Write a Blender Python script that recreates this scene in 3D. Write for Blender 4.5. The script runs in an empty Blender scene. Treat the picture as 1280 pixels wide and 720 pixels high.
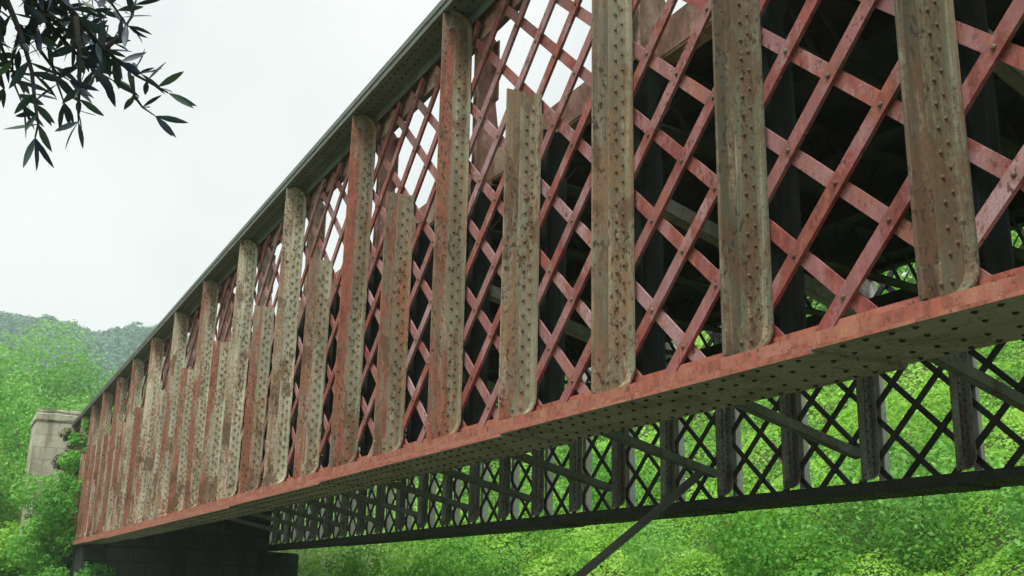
import bpy, bmesh, math, random
import numpy as np
from mathutils import Vector, Matrix

R = random.Random(11)
rng = np.random.default_rng(7)
SC = bpy.context.scene
COL = SC.collection

# ------------------------------------------------------------------ frame
# bridge frame: n = bays along the bridge (growing away from the camera),
# y = bays across it, z = bays above the camera's eye.  One bay = 1.1 m.
S = 1.1
EYE = 1.65
X0 = -2.37258
YN = 2.636            # outer face of the near girder
YF = 7.32             # outer face of the far girder
SKEW = 0.65           # the frames run slightly skewed to the far girder

def W(n, y, z):
    return Vector(((X0 - n) * S, y * S, z * S + EYE))

# ------------------------------------------------------------------ camera
FPX, PITCH, ROLL, YAW = 1363.929, 0.2722268, 0.0220273, -1.1042398
fw = Vector((math.sin(YAW) * math.cos(PITCH), math.cos(YAW) * math.cos(PITCH), math.sin(PITCH)))
r0 = fw.cross(Vector((0, 0, 1))).normalized()
u0 = r0.cross(fw)
rr = r0 * math.cos(ROLL) + u0 * math.sin(ROLL)
uu = -r0 * math.sin(ROLL) + u0 * math.cos(ROLL)
cam_d = bpy.data.cameras.new('camera')
cam_d.sensor_fit = 'HORIZONTAL'
cam_d.sensor_width = 36.0
cam_d.lens = FPX / 1280.0 * 36.0
cam_d.clip_start = 0.05
cam_d.clip_end = 6000
cam = bpy.data.objects.new('camera', cam_d)
COL.objects.link(cam)
M3 = Matrix((rr, uu, -fw)).transposed()
cam.matrix_world = Matrix.Translation((0, 0, EYE)) @ M3.to_4x4()
SC.camera = cam

def ray_at(px, py, dist):
    """point seen at photo pixel (px,py) at the given distance from the eye"""
    d = (fw * FPX + rr * (px - 640) - uu * (py - 360)).normalized()
    return Vector((0, 0, EYE)) + d * dist

# ------------------------------------------------------------------ helpers
class MB:
    """collects quads and polygons (bridge-frame offsets) into one mesh"""
    def __init__(self):
        self.v, self.f, self.m = [], [], []
    def add(self, vs, fs, mi=0):
        o = len(self.v)
        self.v += [tuple(p) for p in vs]
        self.f += [tuple(i + o for i in f) for f in fs]
        self.m += [mi] * len(fs)
    def prism(self, A, B, mi=0):
        k = len(A)
        fs = [tuple(range(k)), tuple(range(2 * k - 1, k - 1, -1))]
        fs += [(i, i + k, (i + 1) % k + k, (i + 1) % k) for i in range(k)]
        self.add(list(A) + list(B), fs, mi)
    def box(self, a0, a1, b0, b1, c0, c1, mi=0):
        A = [(a0, b0, c0), (a1, b0, c0), (a1, b1, c0), (a0, b1, c0)]
        B = [(a0, b0, c1), (a1, b0, c1), (a1, b1, c1), (a0, b1, c1)]
        self.prism(A, B, mi)
    def bar(self, p, q, u, v, mi=0):
        """rectangular bar from p to q with half-width vectors u and v"""
        p, q, u, v = Vector(p), Vector(q), Vector(u), Vector(v)
        A = [p - u - v, p + u - v, p + u + v, p - u + v]
        B = [q - u - v, q + u - v, q + u + v, q - u + v]
        self.prism(A, B, mi)
    def dome(self, c, ax, rad, mi=0, seg=7):
        """rivet head on a surface; ax = outward axis in (n,y,z)"""
        c, ax = Vector(c), Vector(ax).normalized()
        t = Vector((0, 0, 1)) if abs(ax.z) < .9 else Vector((1, 0, 0))
        u = ax.cross(t).normalized(); v = ax.cross(u)
        vs = []
        for rf, hf in ((1.0, -0.05), (0.82, 0.42), (0.4, 0.68)):
            for i in range(seg):
                a = 2 * math.pi * i / seg
                vs.append(c + (u * math.cos(a) + v * math.sin(a)) * rad * rf + ax * rad * hf)
        fs = []
        for k in (0, 1):
            for i in range(seg):
                j = (i + 1) % seg
                fs.append((k * seg + i, k * seg + j, (k + 1) * seg + j, (k + 1) * seg + i))
        fs.append(tuple(2 * seg + i for i in range(seg)))
        self.add(vs, fs, mi)
    def tube(self, pts, rads, seg=7, mi=0):
        rings = []
        n = len(pts)
        P = [Vector(p) for p in pts]
        for i in range(n):
            d = (P[min(i + 1, n - 1)] - P[max(i - 1, 0)]).normalized()
            t = Vector((0, 0, 1)) if abs(d.z) < .9 else Vector((1, 0, 0))
            u = d.cross(t).normalized(); v = d.cross(u)
            rings.append([P[i] + (u * math.cos(2 * math.pi * k / seg) + v * math.sin(2 * math.pi * k / seg)) * rads[i] for k in range(seg)])
        vs = [p for r in rings for p in r]
        fs = []
        for i in range(n - 1):
            for k in range(seg):
                j = (k + 1) % seg
                fs.append((i * seg + k, i * seg + j, (i + 1) * seg + j, (i + 1) * seg + k))
        fs.append(tuple(range(seg))); fs.append(tuple((n - 1) * seg + k for k in range(seg)))
        self.add(vs, fs, mi)
    def mesh(self, name, mats, bridge=True, smooth=False):
        me = bpy.data.meshes.new(name)
        vs = [(-a * S, b * S, c * S) for a, b, c in self.v] if bridge else self.v
        me.from_pydata(vs, [], self.f)
        for m in mats: me.materials.append(m)
        if len(mats) > 1: me.polygons.foreach_set('material_index', self.m)
        bm = bmesh.new(); bm.from_mesh(me)
        bmesh.ops.recalc_face_normals(bm, faces=bm.faces[:])
        bm.to_mesh(me); bm.free()
        if smooth:
            me.polygons.foreach_set('use_smooth', [True] * len(me.polygons))
        return me

def wpos(o):
    p = Vector(o.location)
    while o.parent:
        o = o.parent; p = p + Vector(o.location)
    return p

def link(name, me, parent=None, loc=(0, 0, 0)):
    o = bpy.data.objects.new(name, me)
    COL.objects.link(o)
    o.location = loc
    if parent is not None:
        o.parent = parent
        o.location = Vector(loc) - wpos(parent)
    return o

def tag(o, label=None, cat=None, group=None, kind=None):
    if label: o['label'] = label
    if cat: o['category'] = cat
    if group: o['group'] = group
    if kind: o['kind'] = kind
    return o

def empty(name, loc):
    o = bpy.data.objects.new(name, None)
    COL.objects.link(o); o.location = loc
    o.empty_display_size = .3
    return o

def copy_tree(o, parent=None):
    c = o.copy(); COL.objects.link(c)
    c.parent = parent
    for ch in list(o.children): copy_tree(ch, c)
    return c

# ------------------------------------------------------------------ materials
class NT:
    def __init__(self, name):
        self.mat = bpy.data.materials.new(name)
        self.mat.use_nodes = True
        self.t = self.mat.node_tree
        self.t.nodes.clear()
        self.out = self.n('ShaderNodeOutputMaterial')
    def n(self, typ, **kw):
        nd = self.t.nodes.new(typ)
        for k, v in kw.items(): setattr(nd, k, v)
        return nd
    def l(self, a, b): self.t.links.new(a, b)
    def val(self, sock, x):
        if hasattr(x, 'is_output'): self.l(x, sock)
        else: sock.default_value = x
    def math(self, op, a, b=0.0, c=None, clamp=False):
        nd = self.n('ShaderNodeMath', operation=op); nd.use_clamp = clamp
        self.val(nd.inputs[0], a); self.val(nd.inputs[1], b)
        if c is not None: self.val(nd.inputs[2], c)
        return nd.outputs[0]
    def noise(self, vec, scale, detail=4.0, rough=.55, dist=0.0):
        nd = self.n('ShaderNodeTexNoise')
        self.l(vec, nd.inputs['Vector'])
        nd.inputs['Scale'].default_value = scale
        nd.inputs['Detail'].default_value = detail
        nd.inputs['Roughness'].default_value = rough
        nd.inputs['Distortion'].default_value = dist
        return nd.outputs['Fac']
    def mapr(self, v, a, b, c=0.0, d=1.0):
        nd = self.n('ShaderNodeMapRange'); nd.interpolation_type = 'SMOOTHSTEP'
        self.l(v, nd.inputs[0])
        self.val(nd.inputs[1], a); self.val(nd.inputs[2], b)
        nd.inputs[3].default_value = c; nd.inputs[4].default_value = d
        return nd.outputs[0]
    def mix(self, fac, a, b):
        nd = self.n('ShaderNodeMix', data_type='RGBA')
        self.val(nd.inputs['Factor'], fac)
        for s, x in ((nd.inputs['A'], a), (nd.inputs['B'], b)):
            if hasattr(x, 'is_output'): self.l(x, s)
            else: s.default_value = (*x, 1)
        return nd.outputs['Result']
    def scaled(self, vec, sc):
        nd = self.n('ShaderNodeVectorMath', operation='MULTIPLY')
        self.l(vec, nd.inputs[0]); nd.inputs[1].default_value = sc
        return nd.outputs[0]
    def coords(self, attr=True, kind='Object'):
        tc = self.n('ShaderNodeTexCoord')
        v = tc.outputs[kind]
        if attr:
            sd = self.oattr('seed')
            add = self.n('ShaderNodeVectorMath', operation='MULTIPLY_ADD')
            cmb = self.n('ShaderNodeCombineXYZ')
            for i in range(3): self.l(sd, cmb.inputs[i])
            self.l(cmb.outputs[0], add.inputs[0])
            add.inputs[1].default_value = (37.3, 51.7, 23.9)
            self.l(v, add.inputs[2])
            v = add.outputs[0]
        return v
    def oattr(self, name):
        a = self.n('ShaderNodeAttribute', attribute_type='OBJECT', attribute_name=name)
        return a.outputs['Fac']
    def gattr(self, name):
        a = self.n('ShaderNodeAttribute', attribute_type='GEOMETRY', attribute_name=name)
        return a.outputs['Fac']
    def finish(self, col, rough=.75, spec=.3, bump=None, bstr=.4, bdist=.01, metal=0.0):
        b = self.n('ShaderNodeBsdfPrincipled')
        if hasattr(col, 'is_output'): self.l(col, b.inputs['Base Color'])
        else: b.inputs['Base Color'].default_value = (*col, 1)
        self.val(b.inputs['Roughness'], rough)
        b.inputs['Specular IOR Level'].default_value = spec
        b.inputs['Metallic'].default_value = metal
        if bump is not None:
            bn = self.n('ShaderNodeBump')
            bn.inputs['Strength'].default_value = bstr
            bn.inputs['Distance'].default_value = bdist
            self.l(bump, bn.inputs['Height'])
            self.l(bn.outputs[0], b.inputs['Normal'])
        self.l(b.outputs[0], self.out.inputs['Surface'])
        return self.mat

def rusty_paint(name, fresh, pale, red, orange, dark, stretch=(1, 1, .22), spots=.5, redbias=0.0, rustbias=0.0, brown=.2, foot=0.0, freckle=0.0, streak=0.0, spec=.35, halo=(), nodes=None):
    """weathered bridge paint: faded top coat, red lead showing through, rust and dark pits"""
    t = NT(name)
    v = t.coords()
    vs = t.scaled(v, stretch)
    palev = t.oattr('pale'); redv = t.oattr('red')
    base = t.mix(palev, fresh, pale)
    tone = t.noise(vs, 5.0, 5, .6)
    base = t.mix(t.mapr(tone, .35, .7, 0, .55), base, tuple(c * .62 for c in fresh))
    # long vertical streaks
    st = t.noise(t.scaled(v, (1, 1, .06)), 17.0, 3, .6)
    base = t.mix(t.mapr(st, .48, .72, 0, .5), base, tuple(.55 * a + .45 * b for a, b in zip(pale, orange)))
    if streak:               # dirt and rust washed down from the rivets
        ds = t.noise(t.scaled(v, (1, 1, .035)), 34.0, 4, .65)
        dm = t.noise(t.scaled(v, (1, 1, .5)), 2.6, 3, .55)
        dk = t.math('MULTIPLY', t.mapr(ds, .47, .62), t.mapr(dm, .3, .65, .25, 1))
        base = t.mix(t.math('MULTIPLY', t.math('MULTIPLY', dk, t.math('SUBTRACT', 1.0, t.math('MULTIPLY', palev, .5))), streak), base, tuple(.30 * o + .55 * d + .12 * f for o, d, f in zip(orange, dark, fresh)))
    # red lead primer where the coat has come away
    rn = t.noise(vs, 4.2, 6, .62, .3)
    rn2 = t.noise(t.scaled(v, (1, 1, .1)), 6.5, 2, .5)
    rs = t.math('ADD', t.math('MULTIPLY', rn, .55), t.math('MULTIPLY', rn2, .45))
    low = None
    if foot:                 # wetter, rustier toward the foot of the member
        sp = t.n('ShaderNodeSeparateXYZ'); t.l(t.n('ShaderNodeTexCoord').outputs['Object'], sp.inputs[0])
        low = t.mapr(sp.outputs[2], 3.4, 1.0)
        rs = t.math('ADD', rs, t.math('MULTIPLY', low, foot))
    th = t.math('SUBTRACT', .66 - redbias, t.math('MULTIPLY', redv, .30))
    rs = t.math('ADD', rs, t.math('MULTIPLY', t.math('SUBTRACT', t.noise(v, 38, 4, .7), .5), .22))
    rmask = t.mapr(rs, th, t.math('ADD', th, .07), 0, .88)
    redc = t.mix(t.mapr(t.noise(t.scaled(v, (1, 1, .5)), 22, 6, .7), .38, .62), red, tuple(c * .42 for c in red))
    redc = t.mix(t.math('MULTIPLY', palev, .5), redc, tuple(.55 * o + .45 * p for o, p in zip(orange, red)))
    col = t.mix(rmask, base, redc)
    # orange rust bloom
    on = t.noise(t.scaled(v, (1, 1, .45)), 9.0, 7, .68, .2)
    th2 = t.math('SUBTRACT', .63 - rustbias, t.math('MULTIPLY', redv, .10)) if foot else .57 - rustbias
    if low is not None: on = t.math('ADD', on, t.math('MULTIPLY', low, foot * .6))
    ofac = t.mapr(on, th2, t.math('ADD', th2, .11), 0, .8)
    if foot: ofac = t.math('MULTIPLY', ofac, t.mapr(palev, .0, .2, .35, 1))
    col = t.mix(ofac, col, orange)
    # broad brown-ochre staining in ragged patches
    bn = t.noise(t.scaled(v, (1, 1, .4)), 3.1, 7, .7, .5)
    bm_ = t.noise(v, 26.0, 5, .7)
    bs = t.math('ADD', t.math('MULTIPLY', bn, .62), t.math('MULTIPLY', bm_, .38))
    col = t.mix(t.mapr(bs, .515 - brown * .1, .60 - brown * .1, 0, .72), col, t.mix(t.mapr(palev, .02, .22), tuple(.15 * o + .8 * d + .1 * f for o, d, f in zip(orange, dark, fresh)), tuple(.62 * o + .6 * d for o, d in zip(orange, dark))) if foot else tuple(.62 * o + .6 * d for o, d in zip(orange, dark)))
    if foot:                 # large ragged patches of old dark rust, denser low down
        lp = t.noise(t.scaled(v, (1, 1, .45)), 3.4, 9, .74, .4)
        lp = t.math('ADD', lp, t.math('MULTIPLY', low, .045))
        col = t.mix(t.mapr(lp, .555, .605, 0, .78), col, t.mix(t.noise(v, 20, 4, .6), (.075, .05, .032), (.20, .105, .05)))
    # rust edges and pits, dark brown
    pn = t.noise(t.scaled(v, (1, 1, .6)), 42.0, 5, .6)
    pm = t.noise(t.scaled(v, (1, 1, .3)), 6.0, 3, .5)
    pit = t.math('MULTIPLY', t.mapr(pn, .60 - .05 * spots, .68 - .05 * spots), t.mapr(pm, .40, .58))
    col = t.mix(t.math('MULTIPLY', pit, .9), col, dark)
    if freckle:
        f1 = t.noise(t.scaled(v, (1, 1, .7)), 75.0, 4, .65)
        f2 = t.noise(t.scaled(v, (1, 1, .3)), 3.5, 4, .6)
        fm = t.math('MULTIPLY', t.mapr(f1, .52, .60), t.mapr(f2, .36, .62, .15, 1))
        col = t.mix(t.math('MULTIPLY', fm, freckle), col, t.mix(t.mapr(palev, .02, .22), tuple(.1 * o + .7 * d for o, d in zip(orange, dark)), tuple(.45 * o + .35 * d for o, d in zip(orange, dark))) if foot else tuple(.45 * o + .35 * d for o, d in zip(orange, dark)))
    if halo or nodes:        # rust bleeding from rivet heads and crossings
        sp2 = t.n('ShaderNodeSeparateXYZ'); t.l(t.n('ShaderNodeTexCoord').outputs['Object'], sp2.inputs[0])
        hn = t.noise(v, 24.0, 4, .65)
        mask = None
        for (hy, hz, pitch) in halo:
            q = t.math('DIVIDE', t.math('SUBTRACT', sp2.outputs[2], hz * S), pitch * S)
            # measured from just above each head so the stain trails below it
            fr = t.math('SUBTRACT', t.math('FRACT', t.math('ADD', q, .72)), .72)
            dzm = t.math('MULTIPLY', fr, pitch * S)
            dn = t.math('MULTIPLY', t.math('MINIMUM', dzm, 0.0), .42)
            up = t.math('MAXIMUM', dzm, 0.0)
            dz_ = t.math('ADD', dn, up)
            dy_ = t.math('SUBTRACT', sp2.outputs[1], hy * S)
            rr_ = t.math('SQRT', t.math('ADD', t.math('MULTIPLY', dz_, dz_), t.math('MULTIPLY', dy_, dy_)))
            rr_ = t.math('ADD', rr_, t.math('MULTIPLY', t.math('SUBTRACT', hn, .5), .05))
            m_ = t.mapr(rr_, .027, .010)
            mask = m_ if mask is None else t.math('MAXIMUM', mask, m_)
        if nodes:
            q = t.math('DIVIDE', t.math('SUBTRACT', sp2.outputs[2], nodes[0] * S), nodes[1] * S)
            dd_ = t.math('ABSOLUTE', t.math('SUBTRACT', t.math('FRACT', t.math('ADD', q, .5)), .5))
            dd_ = t.math('ADD', dd_, t.math('MULTIPLY', t.math('SUBTRACT', hn, .5), .5))
            mask = t.mapr(dd_, .20, .02)
        col = t.mix(t.math('MULTIPLY', mask, .42), col, tuple(.33 * o + .5 * d for o, d in zip(orange, dark)))
    grit = t.noise(v, 160.0, 2, .5)
    col = t.mix(t.mapr(grit, .35, .75, 0, .3), col, tuple(c * .5 for c in fresh))
    h = t.math('SUBTRACT', t.math('ADD', t.math('MULTIPLY', on, .6), t.math('MULTIPLY', grit, .25)), t.math('MULTIPLY', pit, .5))
    rough = t.mapr(rn, .3, .7, .55, .82)
    return t.finish(col, rough, spec, h, .55, .006)

M = {}
M['rib'] = rusty_paint('stiffener_paint', (.072, .080, .050), (.72, .67, .50), (.42, .10, .075), (.42, .22, .11), (.045, .033, .025), spots=1.3, redbias=.06, rustbias=-.01, brown=.3, foot=.03, freckle=.6, streak=.85)
M['angle'] = rusty_paint('stiffener_angle_paint', (.12, .135, .085), (.70, .73, .56), (.42, .12, .08), (.46, .25, .115), (.045, .033, .025), spots=1.2, rustbias=-.005, brown=.15, foot=.03, freckle=.7, streak=.75, halo=((-.072, .912 + .17, .088), (-.032, .912 + .214, .088)))
M['rivet'] = rusty_paint('rivet_rust', (.10, .085, .058), (.24, .22, .16), (.14, .045, .03), (.16, .09, .05), (.035, .025, .02))
M['lattice'] = rusty_paint('red_lead_lattice', (.275, .105, .105), (.43, .31, .33), (.29, .07, .066), (.40, .15, .08), (.10, .042, .036), stretch=(1, 1, .7), spots=.8, redbias=.05, rustbias=.0, brown=-.1, freckle=.55, streak=.5, nodes=(1.077, .2228), spec=.15)
M['fascia'] = rusty_paint('red_chord_paint', (.39, .125, .085), (.42, .22, .18), (.39, .10, .07), (.46, .20, .095), (.11, .05, .04), stretch=(.3, 1, 1), spots=.8, redbias=.05, rustbias=.02, brown=.05, freckle=.5)
M['under'] = rusty_paint('dark_green_underside', (.36, .31, .34), (.42, .37, .40), (.20, .17, .12), (.22, .17, .12), (.05, .055, .05), stretch=(.5, 1, 1), spots=1, redbias=-.2, freckle=.35)
M['underrivet'] = NT('dark_rivet').finish((.026, .028, .023), .7, .3)
M['topdark'] = rusty_paint('dark_top_chord', (.12, .15, .13), (.17, .20, .18), (.14, .11, .08), (.16, .12, .08), (.025, .027, .024), stretch=(.3, 1, 1), redbias=-.15)
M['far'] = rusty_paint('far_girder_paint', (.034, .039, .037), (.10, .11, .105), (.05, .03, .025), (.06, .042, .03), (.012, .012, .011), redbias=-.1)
M['farrib'] = rusty_paint('far_stiffener_paint', (.13, .135, .125), (.50, .52, .50), (.16, .10, .085), (.22, .16, .12), (.03, .028, .026), redbias=-.06, brown=.4)
M['farout'] = rusty_paint('far_outer_skylit', (.62, .60, .56), (.80, .80, .77), (.55, .38, .34), (.58, .46, .38), (.25, .21, .18), redbias=-.15, brown=-.4)  # near-white colour stands for sky light on the outer plates
M['brace'] = rusty_paint('grey_brace_paint', (.15, .175, .16), (.27, .30, .275), (.16, .11, .085), (.2, .145, .1), (.06, .055, .045), redbias=-.1)
M['edge'] = rusty_paint('deck_edge_paint', (.46, .33, .24), (.54, .45, .34), (.42, .18, .17), (.46, .30, .16), (.10, .06, .05), stretch=(.4, 1, 1), redbias=.08)
M['inner'] = rusty_paint('shaded_inner_paint', (.012, .020, .018), (.04, .06, .054), (.02, .014, .012), (.03, .024, .017), (.006, .008, .007), redbias=-.1, streak=.8, freckle=.5, spec=.08)  # plate colour darkened to stand for the shade inside, below the deck
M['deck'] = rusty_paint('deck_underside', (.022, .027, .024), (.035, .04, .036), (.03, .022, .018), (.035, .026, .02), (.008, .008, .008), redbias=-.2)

def stone_mat(name, light, shade, joint, mossy):
    t = NT(name)
    v = t.coords(False)
    br = t.n('ShaderNodeTexBrick')
    mp = t.n('ShaderNodeMapping'); mp.inputs['Rotation'].default_value = (math.pi / 2, 0, 0)
    # courses run level: use (y+x, z)
    sep = t.n('ShaderNodeSeparateXYZ'); t.l(v, sep.inputs[0])
    cmb = t.n('ShaderNodeCombineXYZ')
    t.l(t.math('ADD', sep.outputs[0], sep.outputs[1]), cmb.inputs[0]); t.l(sep.outputs[2], cmb.inputs[1])
    t.l(cmb.outputs[0], br.inputs['Vector'])
    br.inputs['Scale'].default_value = 1.0
    br.inputs['Brick Width'].default_value = .62; br.inputs['Row Height'].default_value = .36
    br.inputs['Mortar Size'].default_value = .012
    br.inputs['Color1'].default_value = (*light, 1); br.inputs['Color2'].default_value = (*[c * .82 for c in light], 1)
    br.inputs['Mortar'].default_value = (*joint, 1)
    n1 = t.noise(v, 1.3, 6, .6); n2 = t.noise(v, 9, 6, .65)
    col = t.mix(t.mapr(n1, .42, .68, 0, .7), br.outputs['Color'], shade)
    col = t.mix(t.mapr(n2, .55, .75, 0, .6), col, mossy)
    n3 = t.noise(t.scaled(v, (1, 1, .18)), 3.2, 5, .6)
    col = t.mix(t.mapr(n3, .5, .66, 0, .65), col, tuple(c * .5 for c in shade))
    h = t.math('ADD', t.math('MULTIPLY', n2, .6), t.math('MULTIPLY', br.outputs['Fac'], -.4))
    return t.finish(col, .9, .2, h, .8, .03)
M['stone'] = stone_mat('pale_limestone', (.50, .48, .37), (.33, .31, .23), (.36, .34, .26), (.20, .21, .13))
M['shaded_stone'] = stone_mat('shade_black_masonry', (.034, .044, .041), (.012, .018, .017), (.010, .012, .012), (.025, .042, .022))  # stone colour blackened to stand for the shade under the deck, plus stains

def leaf_mat(name, cols, trans=.35, rough=.55, spec=.3):
    """cols: ramp of leaf colours over the per-leaf tint"""
    t = NT(name)
    tint = t.gattr('tint')
    ramp = t.n('ShaderNodeValToRGB')
    el = ramp.color_ramp.elements
    k = len(cols)
    el[0].position = 0; el[0].color = (*cols[0], 1)
    el[1].position = 1; el[1].color = (*cols[-1], 1)
    for i in range(1, k - 1):
        e = el.new(i / (k - 1)); e.color = (*cols[i], 1)
    t.l(tint, ramp.inputs[0])
    b = t.n('ShaderNodeBsdfPrincipled')
    t.l(ramp.outputs[0], b.inputs['Base Color'])
    b.inputs['Roughness'].default_value = rough
    b.inputs['Specular IOR Level'].default_value = spec
    if trans > 0:
        tr = t.n('ShaderNodeBsdfTranslucent')
        hs = t.n('ShaderNodeHueSaturation'); hs.inputs['Hue'].default_value = .485
        hs.inputs['Value'].default_value = 1.25
        t.l(ramp.outputs[0], hs.inputs['Color']); t.l(hs.outputs[0], tr.inputs['Color'])
        mx = t.n('ShaderNodeMixShader'); mx.inputs[0].default_value = trans
        t.l(b.outputs[0], mx.inputs[1]); t.l(tr.outputs[0], mx.inputs[2])
        t.l(mx.outputs[0], t.out.inputs['Surface'])
    else:
        t.l(b.outputs[0], t.out.inputs['Surface'])
    return t.mat
M['bramble'] = leaf_mat('bramble_leaves', [(.04, .12, .02), (.16, .40, .045), (.28, .57, .075), (.46, .70, .16)], .42)
M['scrub'] = leaf_mat('pale_scrub_leaves', [(.055, .16, .025), (.13, .35, .05), (.22, .49, .09), (.36, .6, .17)], .4)
M['bright'] = leaf_mat('bright_tree_leaves', [(.06, .18, .04), (.13, .36, .07), (.22, .50, .11), (.34, .60, .18)], .4)
M['mid'] = leaf_mat('mid_green_leaves', [(.04, .15, .022), (.09, .31, .04), (.16, .44, .065), (.27, .55, .12)], .4)
M['hillleaf'] = leaf_mat('hill_forest_leaves', [(.028, .11, .065), (.045, .16, .085), (.065, .21, .10), (.095, .27, .12)], .15)
M['olive'] = leaf_mat('olive_leaves', [(.025, .04, .075), (.034, .06, .085), (.048, .095, .075), (.09, .15, .09)], .06, .5, .35)
M['creeper'] = leaf_mat('dry_creeper_leaves', [(.09, .08, .04), (.15, .14, .06), (.16, .2, .07), (.18, .28, .09)], .2)

def bark_mat(name, a, b):
    t = NT(name)
    v = t.scaled(t.coords(False), (1, 1, .25))
    n1 = t.noise(v, 14, 6, .65)
    return t.finish(t.mix(n1, a, b), .9, .2, n1, .9, .03)
M['bark'] = bark_mat('brown_bark', (.09, .065, .045), (.22, .18, .13))
M['olivebark'] = bark_mat('grey_olive_bark', (.03, .03, .032), (.085, .08, .075))

def ground_mat():
    t = NT('rough_grass_soil')
    v = t.coords(False)
    n1 = t.noise(v, .35, 6, .6); n2 = t.noise(v, 6, 6, .7)
    col = t.mix(t.mapr(n1, .35, .65), (.085, .10, .05), (.11, .15, .06))
    col = t.mix(t.mapr(n2, .5, .7, 0, .7), col, (.07, .055, .03))
    return t.finish(col, .95, .15, n2, .8, .05)
M['ground'] = ground_mat()

# ------------------------------------------------------------------ world, sun
SUN_EL, SUN_AZ = math.radians(63), math.radians(-50)      # azimuth from +X towards +Y: behind-right of the camera
SKYCOL = (9.05, 9.3, 9.15)
w = bpy.data.worlds.new('World'); SC.world = w
w.use_nodes = True
nt = w.node_tree; nt.nodes.clear()
wo = nt.nodes.new('ShaderNodeOutputWorld'); bg = nt.nodes.new('ShaderNodeBackground')
sky = nt.nodes.new('ShaderNodeTexSky'); sky.sky_type = 'NISHITA'; sky.sun_disc = False
sky.sun_elevation = SUN_EL
sky.sun_rotation = math.pi / 2 - SUN_AZ
sky.air_density = 1.0; sky.dust_density = 2.0
tc = nt.nodes.new('ShaderNodeTexCoord')
nz = nt.nodes.new('ShaderNodeTexNoise'); nz.inputs['Scale'].default_value = 2.6
nz.inputs['Detail'].default_value = 4
nt.links.new(tc.outputs['Generated'], nz.inputs['Vector'])
rmp = nt.nodes.new('ShaderNodeValToRGB')
rmp.color_ramp.elements[0].position = .3; rmp.color_ramp.elements[0].color = (SKYCOL[0] * .82, SKYCOL[1] * .86, SKYCOL[2] * .875, 1)
rmp.color_ramp.elements[1].position = .65; rmp.color_ramp.elements[1].color = (SKYCOL[0] * 1.10, SKYCOL[1] * 1.07, SKYCOL[2] * 1.07, 1)
nt.links.new(nz.outputs['Fac'], rmp.inputs[0])
mx = nt.nodes.new('ShaderNodeMix'); mx.data_type = 'RGBA'
mx.inputs['Factor'].default_value = .92                    # thick overcast in front of the blue
nt.links.new(sky.outputs[0], mx.inputs['A']); nt.links.new(rmp.outputs[0], mx.inputs['B'])
nt.links.new(mx.outputs['Result'], bg.inputs['Color'])
bg.inputs['Strength'].default_value = .079
nt.links.new(bg.outputs[0], wo.inputs['Surface'])

sl = bpy.data.lights.new('sun', 'SUN'); sl.energy = 3.8; sl.angle = math.radians(20); sl.color = (1, .965, .9)
sun = bpy.data.objects.new('sun', sl); COL.objects.link(sun)
sd = Vector((math.cos(SUN_EL) * math.cos(SUN_AZ), math.cos(SUN_EL) * math.sin(SUN_AZ), math.sin(SUN_EL)))
sun.rotation_euler = sd.to_track_quat('Z', 'Y').to_euler()
sun.location = (10, -10, 30)

# ------------------------------------------------------------------ the bridge
NA, NB = -3.4, 28.25
bridge = empty('iron_bridge', W(14, 5.0, .84))
tag(bridge, 'rusty red and grey-green riveted iron lattice bridge crossing overhead', 'bridge')
def part(name, mb, mats, parent=None, loc=None, seed=None, pale=.3, red=.4, label=None, smooth=False):
    o = link(name, mb.mesh(name, mats, smooth=smooth), parent or bridge, loc if loc is not None else W(0, 0, 0))
    o['seed'] = R.random() * 9 if seed is None else seed
    o['pale'] = pale; o['red'] = red
    if label: o['label'] = label
    return o

def arc_path(zb, zt, y, side, rad, top):
    """inner contour of a stiffener: up the lattice plane, curling outward over the chord angles.
    side = +1 when the plate stands toward smaller y"""
    P = []
    k = 6
    for i in range(k + 1):
        a = math.pi / 2 * i / k
        P.append((y - side * rad * (1 - math.sin(a)), zb + .012 + rad * (1 - math.cos(a))))
    if top:
        for i in range(k + 1):
            a = math.pi / 2 * (1 - i / k)
            P.append((y - side * rad * (1 - math.sin(a)), zt - .008 - rad * (1 - math.cos(a))))
        P.append((y - side * rad * 1.2, zt - .008))
    else:
        P.append((y, zt - .004))
    return P

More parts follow.
